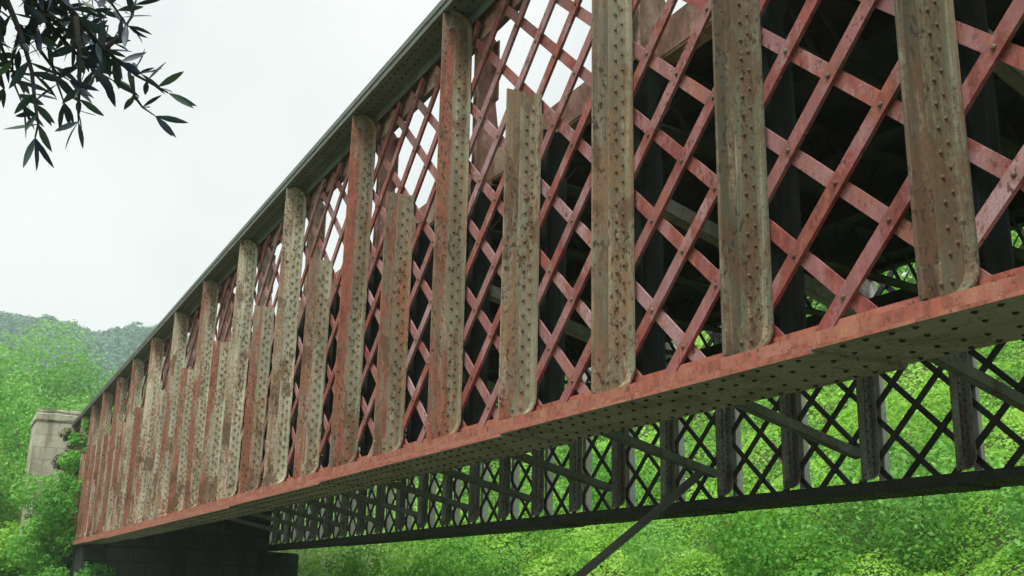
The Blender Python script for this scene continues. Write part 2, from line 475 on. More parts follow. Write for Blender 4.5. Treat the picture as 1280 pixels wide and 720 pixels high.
def stiffener_meshes(depth, zb, zt, top, side, mats, legw=.112, rivets=True, foot=True, seg=7):
    """plate + L-angle + rivets standing off the lattice plane at y=0 toward -side*y"""
    path = arc_path(zb, zt, 0.0, side, .13, top)
    T = .0075
    yo = -side * depth
    plate = MB()
    poly = [(yo, zb)] + [p for p in path] + [(yo, zt)]
    # the plate's face stops 1 mm short of the angle's own surface
    plate.prism([(T, y, z) for y, z in poly], [(-T, y, z) for y, z in poly])
    if foot:
        plate.prism([(-T - .001, yo - side * .002, zb + .001), (-T - .001, yo + side * .03, zb + .001), (-T - .001, yo + side * .012, zb + .11), (-T - .001, yo - side * .002, zb + .11)],
                    [(-T - .016, yo - side * .006, zb + .001), (-T - .016, yo + side * .03, zb + .001), (-T - .016, yo + side * .01, zb + .10), (-T - .016, yo - side * .004, zb + .10)])
    ang = MB()
    n = len(path)
    N = []
    for i in range(n):
        a, b = path[max(i - 1, 0)], path[min(i + 1, n - 1)]
        dy, dz = b[0] - a[0], b[1] - a[1]
        L = math.hypot(dy, dz)
        nx, nzv = -dz / L, dy / L          # toward -y for an upward path
        if side < 0: nx, nzv = -nx, -nzv
        N.append((nx, nzv))
    th = .011
    for i in range(n - 1):
        p, q, np_, nq = path[i], path[i + 1], N[i], N[i + 1]
        def off(pt, nn, d): return (pt[0] + nn[0] * d, pt[1] + nn[1] * d)
        lw = legw
        # leg on the plate (limited in the curl so it does not fold on itself)
        a0, a1 = off(p, np_, .001), off(q, nq, .001)
        b0, b1 = off(p, np_, lw), off(q, nq, lw)
        f0 = -T - .0006
        A = [(f0, *a0), (f0, *b0), (f0, *b1), (f0, *a1)]
        B = [(f0 - th, *a0), (f0 - th, *b0), (f0 - th, *b1), (f0 - th, *a1)]
        ang.prism(A, B)
        # leg on the lattice plane, reaching toward the viewer's side
        c0, c1 = off(p, np_, .0), off(q, nq, .0)
        d0, d1 = off(p, np_, th), off(q, nq, th)
        e0, e1 = f0 - th, f0 - .062
        ang.prism([(e0, *c0), (e1, *c0), (e1, *c1), (e0, *c1)], [(e0, *d0), (e1, *d0), (e1, *d1), (e0, *d1)])
    rv = ang
    if rivets:
        f0 = -T - .0006 - th
        z = zb + .17
        k = 0
        while z < zt - .1:
            rv.dome((f0, -side * .072, z), (-1, 0, 0), .0100, 1, seg=seg)
            if z + .044 < zt - .1: rv.dome((f0, -side * .032, z + .044), (-1, 0, 0), .0084, 1, seg=seg)
            z += .088
        # along the curl
        rv.dome((f0, -side * .075, zb + .075), (-1, 0, 0), .0098, 1, seg=seg)
        rv.dome((f0, -side * .125, zb + .06), (-1, 0, 0), .0098, 1, seg=seg)
    return plate, ang, rv

ZB, ZT, ZD = .912, 3.93, 2.91          # stiffener foot, tall top, short top
LAT = YN + .2                          # outer face of the near lattice
red_tab = {0: (.0, -.35), 1: (.05, -.2), 2: (.26, .1), 3: (.34, .25), 4: (.24, .5), 5: (.26, .5), 6: (.30, .58), 7: (.48, .4), 8: (.75, .05),
           9: (.55, .55), 10: (.9, .1), 11: (.75, .75), 12: (.85, .45), 13: (.8, .7), 14: (.8, .4), 15: (.85, .35), 16: (1, .3), 17: (.65, .75), 18: (.85, .4), 19: (.9, .7), 20: (.7, .5)}

def make_stiffener(tall):
    zt = ZT if tall else ZD
    pl, an, rv = stiffener_meshes(.2, ZB, zt, tall, 1, None)
    st = part('stiffener', pl, [M['rib']], loc=W(0, LAT, 0))
    part('corner_angle', an, [M['angle'], M['rivet']], st, loc=W(0, LAT, 0))
    # plate on the inner side, flaring into the deck frame
    ip = MB()
    y0, y1 = .052, .19
    zi = 3.875 if tall else 2.78
    poly = [(y0, .96), (y1 - .05, .96), (y1, 1.02), (y1, 2.5), (y1 + .08, 2.70), (y0, 2.70)]
    ip.prism([(.007, y, z) for y, z in poly], [(-.007, y, z) for y, z in poly])
    ip.box(-.05, -.0075, y1 - .012, y1, 1.03, 2.4)
    ip.box(-.05, -.0075, y0, y0 + .012, 1.0, 2.68)
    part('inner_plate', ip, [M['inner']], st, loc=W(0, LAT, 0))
    if tall:                    # gusset plate above the deck edge, coloured lighter for sky light
        gp = MB()
        poly = [(y0, 2.704), (y1 + .08, 2.704), (y1 + .10, 2.78), (y1 + .10, 3.02), (y1 + .05, 3.16), (y1 + .03, 3.32), (y1 + .03, 3.80), (y1 - .03, zi), (y0, zi)]
        gp.prism([(.007, y, z) for y, z in poly], [(-.007, y, z) for y, z in poly])
        gp.box(-.05, -.0075, y0, y0 + .012, 2.704, zi - .02)
        gp.box(-.06, -.0075, y1 + .016, y1 + .028, 3.33, 3.79)
        gp.box(.0075, .05, y1 + .016, y1 + .028, 3.33, 3.79)
        part('gusset_plate', gp, [M['edge']], st, loc=W(0, LAT, 0))
    return st
proto = {True: make_stiffener(True), False: make_stiffener(False)}
used = set()
for n in range(-3, 29):
    tall = n % 2 == 0
    o = proto[tall] if tall not in used else copy_tree(proto[tall], bridge)
    used.add(tall)
    o.location = W(n, LAT, 0) - bridge.location
    o.rotation_euler = (math.radians(R.uniform(-.12, .12)), math.radians(R.uniform(-.25, .25)), math.radians(R.uniform(-1.2, 1.2)))
    pale, red = red_tab.get(n, (.6 + .3 * R.random(), .4 + .4 * R.random()))
    if n > 8: red *= .78
    if n < 0: pale, red = 0, .15
    sdv = R.random() * 9
    o['seed'], o['pale'], o['red'] = sdv, pale, red
    for ch in o.children:
        ch['seed'], ch['pale'], ch['red'] = sdv + .3, pale, red * (.7 if ch.name.startswith('corner') else 1)
    if not tall: o['label'] = 'short stiffener ending at deck level'

# chords of the near girder ------------------------------------------------
steps = [.5, 2.95, 6.2, 9.3]
def chord_rivets(rv, yo, yi, nshift, near, dz=0.0):
    n = NA + .05
    while n < (14 if near else 9):
        for j, fy in enumerate((.09, .33, .67, .91)):
            sh = .055 if j in (1, 2) else 0
            if any(abs(n + sh - s_) < .02 for s_ in steps): continue
            zz = .8575 - .0134 * (1 + sum(n + sh > s_ for s_ in steps))
            rv.dome((n + sh + nshift + R.uniform(-.008, .008), yo + fy * (yi - yo) + R.uniform(-.006, .006), zz + .0006 + dz), (0, 0, -1), R.uniform(.0105, .013), 1, seg=6)
        n += .11
def chord_bottom(yo, yi, mats, rivet_mat, nshift=0.0, near=True, dz=0.0):
    b = MB()
    b.box(NA + nshift, NB + nshift, yo, yi, .858 + dz, .905 + dz, 0)
    # vertical legs of the main angles behind the stiffener feet
    ym = (yo + yi) / 2
    sgn = 1 if near else -1
    b.box(NA + nshift, NB + nshift, LATY(near, .006), LATY(near, .018), .9055 + dz, 1.0 if near else .985, 0)
    b.box(NA + nshift, NB + nshift, LATY(near, .054), LATY(near, .066), .9055 + dz, 1.0 if near else .985, 0)
    # cover plates, each shorter one under the last
    rv = b
    chord_rivets(rv, yo, yi, nshift, near, dz)
    o = part('bottom_chord', b, [mats[0], rivet_mat], red=.6)
    z = .8575 + dz
    for i, s_ in enumerate([NA] + steps):
        e = NB - (0 if i == 0 else s_)
        c = MB()
        t = .013
        c.box(s_ + nshift, e + nshift, yo - .001 * (i + 1), yi + .001 * (i + 1), z - t, z, 0)
        me = c.mesh('cover_plate', [mats[0], mats[1]])
        for p in me.polygons:
            if abs(p.normal.y) < .5: p.material_index = 1
        k = link('cover_plate', me, o, W(0, 0, 0)); k['seed'] = R.random() * 9; k['pale'] = .3; k['red'] = .5
        z -= t + .0004
    return o
def LATY(near, d):
    return LAT + d if near else (YF - .2) - d
chord_bottom(YN - .006, 3.09, (M['fascia'], M['under']), M['underrivet'])

def chord_top(yo, yi, mats, nshift=0.0, near=True):
    b = MB()
    b.box(NA + nshift, NB + nshift, yo, yi, 3.9355, 3.985, 0)
    b.box(NA + nshift, NB + nshift, yo - .008, yi + .008, 3.9855, 4.035, 0)
    rv = b
    n = NA + .03
    while n < 14:
        rv.dome((n + nshift, yo + .05 if near else yi - .05, 3.935), (0, 0, -1), .011, 1, seg=6)
        rv.dome((n + .045 + nshift, yo + .13 if near else yi - .13, 3.935), (0, 0, -1), .011, 1, seg=6)
        n += .09
    o = part('top_chord', b, [mats[0], M['underrivet']], red=.1, pale=.4)
    v = MB()
    a0, a1 = sorted((LATY(near, -.014), LATY(near, -.002)))
    v.box(NA + nshift, NB + nshift, a0, a1, 3.865, 3.935, 0)
    part('angle', v, [mats[0]], o, pale=.9, red=.1)
    g = MB()
    a0, a1 = sorted((LATY(near, .050), LATY(near, .062)))
    g.box(NA + nshift, NB + nshift, a0, a1, 3.74, 3.935, 0)
    part('web_strip', g, [mats[1]], o, pale=.2, red=.6)
    return o
chord_top(YN - .012, 3.09, (M['topdark'], M['edge']))

# lattice bars ---------------------------------------------------------------
DZ = .2228
def bar_geo(base_n, base_z, slope, zlo, zhi, yc, hw, ht, nlo, nhi, rivet_y=None, nodes0=0):
    """flat bar; slope=-1 rises toward the camera, +1 rises away"""
    k = .25 / DZ * slope
    z0, z1 = zlo, zhi
    if k > 0:
        if base_n + k * (z0 - base_z) < nlo: z0 = base_z + (nlo - base_n) / k
        if base_n + k * (z1 - base_z) > nhi: z1 = base_z + (nhi - base_n) / k
    else:
        if base_n + k * (z0 - base_z) > nhi: z0 = base_z + (nhi - base_n) / k
        if base_n + k * (z1 - base_z) < nlo: z1 = base_z + (nlo - base_n) / k
    if z1 - z0 < .1: return None
    p = Vector((k * (z0 - base_z), 0, z0)); q = Vector((k * (z1 - base_z), 0, z1))
    d = (q - p).normalized()
    u = Vector((-d.z, 0, d.x)) * hw
    mb = MB()
    mb.bar(p, q, u, Vector((0, ht, 0)))
    if rivet_y is not None:
        j = math.ceil((z0 - base_z) / DZ)
        while base_z + j * DZ < z1 - .03:
            z = base_z + j * DZ
            mb.dome((k * (z - base_z), -ht + .0004, z), (0, -1, 0), .0125, 1)
            j += 1
    return mb, (z0, z1) == (zlo, zhi)

extra = {}
protos = {}
count = 0
def lattice(base, base_z, n_from, n_to, nlo, nhi, ys, mats, near, own):
    global count
    for slope, yc, hw, ht in ((-1, ys[0], .0335 if near else .026, .009), (1, ys[1], .032 if near else .026, .006)):
        k = math.floor((n_from - 4 - base) / .5)
        while base + .5 * k < n_to + 4:
            bn = base + .5 * k
            k += 1
            g = bar_geo(bn, base_z, slope, .93 if near else .95, 3.87, 0, hw, ht, nlo, nhi, 0 if near and slope < 0 else None)
            if g is None: continue
            mb, full = g
            key = (near, slope)
            mid = bn + slope * 1.5
            if own(bn, slope):
                loc = W(bn, yc, 0)
                if full and key in protos:
                    o = protos[key].copy(); COL.objects.link(o)
                    o.parent = bridge; o.location = loc - bridge.location
                else:
                    o = part('lattice_bar', mb, mats, loc=loc)
                    if full: protos[key] = o
                o.rotation_euler = (0, math.radians(R.uniform(-.5, .5)), 0) if full else (0, 0, 0)
                o['seed'] = R.random() * 9
                o['pale'] = R.uniform(.1, .85); o['red'] = R.uniform(.1, .6)
                count += 1
            else:
                e = extra.setdefault(near, MB())
                e.add([(a + bn, b + yc, c) for a, b, c in mb.v], mb.f, 0)
lattice(.035, 1.077, -3.3, 28, -3.3, 28.1, (LAT + .010, LAT + .0275), [M['lattice'], M['rivet']], True,
        lambda bn, s: (bn < 12.6 and bn > -2.3) if s < 0 else (bn < 11.6 and bn > -3))
LF = YF - .2
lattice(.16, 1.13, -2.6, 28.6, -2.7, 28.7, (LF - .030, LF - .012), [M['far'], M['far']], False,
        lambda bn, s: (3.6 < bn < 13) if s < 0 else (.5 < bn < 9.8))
for near, e in extra.items():
    o = part('lattice_bars', e, [M['lattice'] if near else M['far']], pale=.4, red=.4)
    o['kind'] = 'stuff'
print('lattice bars on their own:', count)

# far girder -------------------------------------------------------------------
def far_stiffener(tall):
    zt = 3.86 if tall else 2.78
    pl, an, rv = stiffener_meshes(.15, .975, zt, False, 1, None, legw=.075, foot=False, seg=5)
    st = part('stiffener', pl, [M['farrib']], loc=W(0, LF - .048, 0))
    part('corner_angle', an, [M['farrib'], M['underrivet']], st, loc=W(0, LF - .048, 0))
    op = MB()
    op.box(-.007, .007, .05, .17, .912, 3.93 if tall else 2.9)
    op.box(-.07, -.0075, .05, .061, 1.0, 3.85 if tall else 2.9)
    part('outer_plate', op, [M['farout']], st, loc=W(0, LF - .048, 0))
    return st
fp = {True: far_stiffener(True), False: far_stiffener(False)}
used = set()
for n in range(-3, 29):
    tall = n % 2 == 0
    o = fp[tall] if tall not in used else copy_tree(fp[tall], bridge)
    used.add(tall)
    o.location = W(n + SKEW, LF - .048, 0) - bridge.location
    o.rotation_euler = (0, math.radians(R.uniform(-.2, .2)), math.radians(R.uniform(-1, 1)))
    for ch in [o] + list(o.children):
        ch['seed'] = R.random() * 9; ch['pale'] = R.uniform(.1, .8); ch['red'] = R.uniform(.2, .7)
NSH = SKEW
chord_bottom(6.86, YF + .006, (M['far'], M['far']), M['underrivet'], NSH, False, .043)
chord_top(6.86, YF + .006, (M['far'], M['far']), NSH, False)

# deck between the girders -------------------------------------------------------
def sk(n, y):            # skewed frame line
    return n + SKEW * (y - LAT) / (LF - LAT)
for near in (True, False):
    e = MB()
    y0 = LAT + .20 if near else LF - .20
    n0 = 0 if near else SKEW
    e.box(NA + n0, NB + n0, y0 - .006, y0 + .006, 2.745, 2.935)
    e.box(NA + n0, NB + n0, min(y0, y0 + (.09 if near else -.09)), max(y0, y0 + (.09 if near else -.09)), 2.9355, 2.948)
    e.box(NA + n0, NB + n0, min(y0, y0 + (.09 if near else -.09)), max(y0, y0 + (.09 if near else -.09)), 2.732, 2.7445)
    part('deck_edge_beam', e, [M['edge'] if near else M['deck']], pale=.4, red=.5)
d = MB()
ya, yb = LAT + .235, LF - .235
d.prism([(NA + .02, ya, 2.80), (NB - .02, ya, 2.80), (NB + SKEW - .02, yb, 2.80), (NA + SKEW + .02, yb, 2.80)],
        [(NA + .02, ya, 2.90), (NB - .02, ya, 2.90), (NB + SKEW - .02, yb, 2.90), (NA + SKEW + .02, yb, 2.90)])
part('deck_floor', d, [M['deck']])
for f in (.2, .4, .6, .8):
    y = LAT + f * (LF - LAT)
    sft = f * SKEW
    b = MB()
    b.box(NA + sft + .03, NB + sft - .03, y - .007, y + .007, 2.60, 2.7995)
    b.box(NA + sft + .03, NB + sft - .03, y - .06, y + .06, 2.585, 2.5995)
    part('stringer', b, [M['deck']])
b = MB()
b.box(NA + SKEW, NB + SKEW - .05, LF - .26, LF - .2515, 2.36, 2.52)
b.box(NA + SKEW, NB + SKEW - .05, LF - .30, LF - .2605, 2.36, 2.37)
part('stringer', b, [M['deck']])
cg = MB()
ya, yb = LAT + .20, LF - .20
dirv = Vector((SKEW, LF - LAT, 0)).normalized()
def along(y): return SKEW * (y - LAT) / (LF - LAT)
for z0, z1, hw in ((2.715, 2.731, .06), (2.36, 2.376, .06)):
    A, B = (along(ya), ya), (along(yb), yb)
    cg.bar((A[0], A[1], (z0 + z1) / 2), (B[0], B[1], (z0 + z1) / 2), (hw, 0, 0), (0, 0, (z1 - z0) / 2))
cnt = 14
for i in range(cnt):
    a = ya + (yb - ya) * i / cnt; b = ya + (yb - ya) * (i + 1) / cnt
    for zz0, zz1, o_ in ((2.377, 2.714, -.006), (2.714, 2.377, .006)):
        cg.bar((along(a) + o_, a, zz0), (along(b) + o_, b, zz1), (.004, 0, 0), (0, .012, .012))
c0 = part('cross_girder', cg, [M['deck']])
for n in range(-3, 29):
    o = c0 if n == -3 else c0.copy()
    if n != -3: COL.objects.link(o); o.parent = bridge
    o.location = W(n, 0, 0) - bridge.location

# sway braces: from mid height of the near stiffeners down to the foot of the far ones
def brace_mb(p, q, hw=.038, th=.008):
    p, q = Vector(p), Vector(q)
    d = (q - p).normalized()
    side = Vector((1, 0, 0)); side = (side - d * side.dot(d)).normalized()
    up = d.cross(side)
    b = MB()
    b.bar(p, q, up * hw, side * th)
    b.bar(p + side * .0325 + up * hw, q + side * .0325 + up * hw, up * th, side * .024)
    return b
b0 = None
for n in range(-2, 28, 2):
    if b0 is None:
        b0 = part('sway_brace', brace_mb((.0, 3.02, 1.96), (SKEW, LF - .20, 1.21)), [M['brace']], loc=W(0, 0, 0)); o = b0
    else:
        o = b0.copy(); COL.objects.link(o); o.parent = bridge
    o.location = W(n, 0, 0) - bridge.location
    o['seed'] = R.random() * 9; o['pale'] = R.uniform(.1, .9); o['red'] = R.uniform(.2, .7)
# bottom struts near the far end
# broken brace hanging from the far girder
A = Vector((6.93, LF - .2, 1.15)); 
import itertools
def bridge_of(P):        # world -> (n,y,z)
    return Vector((X0 - P.x / S, P.y / S, (P.z - EYE) / S))
pA = bridge_of(ray_at(868, 604, 1.0)); 
def on_plane_y(px, py, y):
    d = ray_at(px, py, 1.0) - Vector((0, 0, EYE)); k = y * S / d.y
    return bridge_of(Vector((0, 0, EYE)) + d * k)
hb = MB()
p0 = on_plane_y(882, 590, LF - .22); p1 = on_plane_y(840, 628, 6.55); p2 = on_plane_y(730, 720, 5.7); p3 = on_plane_y(640, 792, 5.05)
P = [p0, p1, p2, p3]
for a, b in zip(P[:-1], P[1:]):
    dd = (b - a).normalized(); sdv = dd.cross(Vector((0, 0, 1))).normalized(); up = sdv.cross(dd)
    hb.bar(a - dd * .004, b, sdv * .024, up * .009)
    hb.bar(a + up * .0395 - sdv * .021 - dd * .004, b + up * .0395 - sdv * .021, sdv * .007, up * .03)
part('sway_brace', hb, [M['brace']], pale=.3, label='broken brace dangling below the far girder')

# ------------------------------------------------------------------ masonry
def rough_block(mb, x0, x1, y0, y1, z0, z1, nx, nz, jit=.015):
    pass
def masonry(name, boxes, mat, label, cat, loc):
    """boxes of (x0,x1,y0,y1,z0,z1) in metres, world; joined into one worn mesh"""
    bm = bmesh.new()
    for (x0, x1, y0, y1, z0, z1) in boxes:
        r = bmesh.ops.create_cube(bm, size=1.0)
        for v in r['verts']:
            v.co = Vector((x0 + (v.co.x + .5) * (x1 - x0), y0 + (v.co.y + .5) * (y1 - y0), z0 + (v.co.z + .5) * (z1 - z0))) - Vector(loc)
    bmesh.ops.bevel(bm, geom=bm.edges[:], offset=.035, segments=2, affect='EDGES')
    bmesh.ops.subdivide_edges(bm, edges=[e for e in bm.edges if e.calc_length() > .5], cuts=6, use_grid_fill=True)
    for v in bm.verts:
        v.co += Vector((R.uniform(-1, 1), R.uniform(-1, 1), R.uniform(-1, 1))) * .014
    me = bpy.data.meshes.new(name); bm.to_mesh(me); bm.free()
    me.materials.append(mat)
    o = link(name, me, None, loc)
    if label: tag(o, label, cat)
    return o
def pilaster(y0, y1, label):
    xa, xb = W(30.6, 0, 0).x, W(28.75, 0, 0).x
    ztop = 4.10 * S + EYE
    base = Vector(((xa + xb) / 2, (y0 + y1) / 2 * S, 0))
    o = masonry('stone_pilaster', [(xa, xb, y0 * S, y1 * S, -1.0, ztop)], M['stone'], label, 'stone pier', base)
    c = masonry('cap', [(xa - .03, xb + .03, y0 * S - .03, y1 * S + .03, ztop + .004, ztop + .24),
                        (xa + .02, xb - .02, y0 * S + .02, y1 * S - .02, ztop + .244, ztop + .36)], M['stone'], None, None, base)
    c.parent = o; c.location = (0, 0, 0)
    return o
pilaster(1.79, 3.1, 'pale weathered stone pier with a cap at the far bridge end')
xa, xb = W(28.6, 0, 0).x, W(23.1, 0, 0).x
masonry('abutment', [(xa, xb, 2.72 * S, 7.45 * S, -1.5, .775 * S + EYE), (xa - .6, xb - .12, 3.16 * S, 6.74 * S, .2, 2.34 * S + EYE)], M['shaded_stone'],
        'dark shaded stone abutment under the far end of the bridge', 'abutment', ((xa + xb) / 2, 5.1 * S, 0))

# ------------------------------------------------------------------ terrain
def sstep(a, b, x):
    t = np.clip((x - a) / (b - a), 0, 1)
    return t * t * (3 - 2 * t)
def vnoise(x, y, seed=0):
    return (np.sin(x * 1.3 + seed) * np.cos(y * 1.7 - seed * 2) + .6 * np.sin(x * 2.9 - y * 2.3 + seed * 3) + .35 * np.sin(x * 6.1 + y * 5.3 + seed)) / 1.95
def height(x, y):
    x = np.asarray(x, float); y = np.asarray(y, float)
    d = np.clip(y - 8.8, 0, None)
    bank = .52 * np.minimum(d, 26) + .10 * np.clip(d - 26, 0, 120)
    bank = bank * (1 - .25 * sstep(-30, -120, x))
    # beneath and beyond the bridge's far end
    left = 2.6 * sstep(-22, -42, x) * sstep(-14, 0, y) + 4.5 * sstep(-45, -140, x)
    far = 14 * sstep(-140, -330, x)
    h = np.maximum(bank, 0) + left + far
    h += .12 * vnoise(x * .45, y * .45, 2) + .5 * sstep(20, 80, np.hypot(x, y)) * vnoise(x * .08, y * .08, 5)
    return h

def np_mesh(name, verts, quads, mats, tint=None, smooth=False):
    verts = np.asarray(verts, np.float32).reshape(-1, 3); quads = np.asarray(quads, np.int32).reshape(-1, 4)
    me = bpy.data.meshes.new(name)
    me.vertices.add(len(verts)); me.vertices.foreach_set('co', verts.ravel())
    me.loops.add(quads.size); me.loops.foreach_set('vertex_index', quads.ravel())
    me.polygons.add(len(quads))
    me.polygons.foreach_set('loop_start', np.arange(0, quads.size, 4, dtype=np.int32))
    me.polygons.foreach_set('loop_total', np.full(len(quads), 4, np.int32))
    if smooth: me.polygons.foreach_set('use_smooth', np.ones(len(quads), bool))
    for m in mats: me.materials.append(m)
    if tint is not None:
        a = me.attributes.new('tint', 'FLOAT', 'FACE')
        a.data.foreach_set('value', np.asarray(tint, np.float32))
    me.update(); me.validate()
    return me

def grid_mesh(name, xs, ys, hf, mat):
    X, Y = np.meshgrid(xs, ys, indexing='ij')
    Z = hf(X, Y)
    nx, ny = len(xs), len(ys)
    idx = np.arange(nx * ny).reshape(nx, ny)
    q = np.stack([idx[:-1, :-1], idx[1:, :-1], idx[1:, 1:], idx[:-1, 1:]], -1).reshape(-1, 4)
    return np_mesh(name, np.stack([X, Y, Z], -1), q, [mat], smooth=True)
def spaced(a, b, fine0, fine1, nf, nc):
    return np.unique(np.concatenate([np.linspace(a, fine0, nc), np.linspace(fine0, fine1, nf), np.linspace(fine1, b, nc)]))
gx = spaced(-900, 900, -90, 25, 150, 40); gy = spaced(-900, 900, -15, 45, 90, 40)
g = link('ground', grid_mesh('ground', gx, gy, lambda x, y: height(x, y) + 0, M['ground']))
tag(g, kind='structure')

# the wooded ridge: az measured from the eye, ridge 330-520 m away
def ridge(az, r):
    """height of the hill surface, az in degrees from +Y toward +X"""
    crest = 89 + 3.5 * sstep(-88, -80, az) + 2 * np.sin(az * .35 + 1) + .9 * np.sin(az * .9 + .3) + .6 * np.sin(az * 2.1)
    crest = crest * (1 - .25 * sstep(-70, -20, az)) * (1 - .2 * sstep(-100, -140, az))
    t = sstep(215, 440, r)
    return 8 + t * (crest - 8) - 40 * sstep(455, 620, r) + 2.5 * vnoise(r * .03, az * .6, 1) * t
azs = np.linspace(-150, 0, 130); rs = np.linspace(210, 640, 70)
A, RR = np.meshgrid(np.radians(azs), rs, indexing='ij')
Z = ridge(np.degrees(A), RR)
V = np.stack([RR * np.sin(A), RR * np.cos(A), Z], -1)
idx = np.arange(len(azs) * len(rs)).reshape(len(azs), len(rs))
q = np.stack([idx[:-1, :-1], idx[1:, :-1], idx[1:, 1:], idx[:-1, 1:]], -1).reshape(-1, 4)
tag(link('hills', np_mesh('hills', V, q, [M['ground']], smooth=True)), kind='structure')

# ------------------------------------------------------------------ foliage
def leaves(C, N, size, aspect=.5, droop=.0, jitter=.9):
    """rhombic leaves: C centres, N preferred normals, size lengths -> verts, quads"""
    k = len(C)
    nrm = N + rng.normal(0, jitter, (k, 3))
    nrm /= np.linalg.norm(nrm, axis=1, keepdims=True) + 1e-9
    t = rng.normal(0, 1, (k, 3)); t[:, 2] -= droop
    t -= nrm * np.sum(t * nrm, 1, keepdims=True)
    t /= np.linalg.norm(t, axis=1, keepdims=True) + 1e-9
    b = np.cross(nrm, t)
    sz = np.asarray(size).reshape(-1, 1) * np.ones((k, 1))
    L = t * sz * .5; B = b * sz * .5 * aspect
    lift = nrm * sz * .08
    v = np.stack([C - L, C + B - L * .1 + lift, C + L, C - B - L * .1 + lift], 1)
    return v.reshape(-1, 3), np.arange(k * 4).reshape(k, 4)

def blob_points(lobes, k, shell=.55):
    """k points in and on a set of ellipsoidal lobes (cx,cy,cz,rx,ry,rz)"""
    lb = np.asarray(lobes)
    wgt = (lb[:, 3] * lb[:, 4] * lb[:, 5]) ** (2 / 3)
    ch = rng.choice(len(lb), k, p=wgt / wgt.sum())
    d = rng.normal(0, 1, (k, 3)); d /= np.linalg.norm(d, axis=1, keepdims=True)
    rad = (1 - shell * rng.random((k, 1)) ** 1.6) * (1 + rng.normal(0, .09, (k, 1)))
    C = lb[ch, :3] + d * lb[ch, 3:] * rad
    return C, d, ch

def plant(name, base, H, Wd, mat, label, cat, k=5000, leaf=.22, trunk=.15, lobes=16, low=.35, group=None, clump=.45, dr=.0, bark='bark'):
    """tree or shrub: tapered trunk and limbs, crown of leaf clumps"""
    base = Vector(base)
    e = empty(name, base)
    tag(e, label, cat, group)
    L = []
    limb_ends = []
    for i in range(lobes):
        a = 2.4 * i + R.uniform(-.5, .5)
        f = (i + .5) / lobes
        z = H * (low + (1 - low) * f * .9)
        prof = math.sin(math.pi * min(1, .18 + .82 * (1 - (f ** 1.5)))) ** .6
        rad = Wd * .5 * (.25 + .75 * prof) * R.uniform(.55, 1.0)
        c = (rad * math.cos(a) * .8, rad * math.sin(a) * .8, z)
        s = Wd * clump * .5 * R.uniform(.65, 1.2)
        L.append((*c, s, s, s * R.uniform(.65, .95)))
        limb_ends.append(c)
    L.append((0, 0, H * (.5 + low * .5), Wd * .28, Wd * .28, H * .22))
    C, Nn, ch = blob_points(L, k)
    keep = C[:, 2] > .02
    C, Nn, ch = C[keep], Nn[keep], ch[keep]
    Nn = Nn * .7 + np.array([0, 0, .5])
    v, q = leaves(C, Nn, leaf * rng.uniform(.6, 1.3, len(C)), .55, dr)
    lt = rng.uniform(0, .35, len(L))
    tint = np.clip(.30 + lt[ch] + rng.normal(0, .11, len(C)), 0, 1)
    link('crown', np_mesh('crown', v, q, [mat], tint), e, base)
    t = MB()
    top = H * .8
    pts = [(0, 0, -.4)] + [(R.uniform(-.03, .03) * H, R.uniform(-.03, .03) * H, top * f) for f in (.15, .35, .6, .85, 1)]
    t.tube(pts, [trunk * x for x in (1.5, 1.15, .95, .7, .4, .12)], 8)
    for c in limb_ends[::2]:
        z = max(.1, c[2] - Wd * .25)
        j = min(1, z / top) 
        t.tube([(0, 0, z * .75), (c[0] * .5, c[1] * .5, z * .95), c], [trunk * .5 * (1.1 - j * .7), trunk * .3, trunk * .08], 5)
    link('trunk', t.mesh('trunk', [M[bark]], bridge=False, smooth=True), e, base)
    return e

def ground_at(x, y): return float(height(x, y))
def plant_at(px, dist_h, **kw):
    d = fw * FPX + rr * (px - 640) - uu * (700 - 360)
    d.z = 0; d.normalize()
    x, y = d.x * dist_h, d.y * dist_h
    return (x, y, ground_at(x, y))

# trees and bushes beyond the far end of the bridge
plant('tree', plant_at(8, 66), 11.5, 8.8, M['bright'], 'large pale green tree rising highest behind the stone pier', 'tree', 30000, .21, .28, 30, .25, 'trees beyond the bridge end')
plant('tree', plant_at(-90, 60), 10.0, 8, M['bright'], 'broad light green tree at the left edge of the picture', 'tree', 9000, .28, .26, 20, .25, 'trees beyond the bridge end')
plant('tree', plant_at(122, 98), 12.3, 9, M['scrub'], 'pale greyish green tree peeping over the top chord end', 'tree', 16000, .28, .22, 22, .2, 'trees beyond the bridge end')
plant('tree', plant_at(175, 106), 13.0, 9, M['bright'], 'light green tree just left of the top chord below the hill', 'tree', 14000, .28, .22, 20, .2, 'trees beyond the bridge end')
plant('tree', plant_at(66, 80), 9.6, 9, M['bright'], 'rounded bright green tree between the tall tree and the bridge', 'tree', 18000, .24, .22, 22, .2, 'trees beyond the bridge end')
plant('shrub', plant_at(-4, 44), 6.2, 4.6, M['mid'], 'deep green bush at the left edge beside the stone pier', 'shrub', 8000, .17, .08, 16, .1, 'bushes around the stone pier')
plant('shrub', plant_at(30, 50), 7.2, 4.4, M['bright'], 'fresh green bush standing close behind the stone pier', 'shrub', 8000, .18, .08, 16, .1, 'bushes around the stone pier')
plant('shrub', plant_at(-34, 36), 3.6, 3.0, M['scrub'], 'straw tinted bush low at the left edge of the picture', 'shrub', 7000, .14, .06, 14, .08, 'bushes around the stone pier')
plant('shrub', plant_at(4, 33), 1.5, 2.4, M['bramble'], 'low bright bush at the bottom left corner', 'shrub', 7000, .12, .05, 14, .05, 'bushes around the stone pier')
plant('shrub', plant_at(72, 30.5), 3.6, 2.2, M['mid'], 'lush green bush covering the foot of the last stiffeners', 'shrub', 10000, .12, .06, 18, .05, 'bushes around the stone pier')
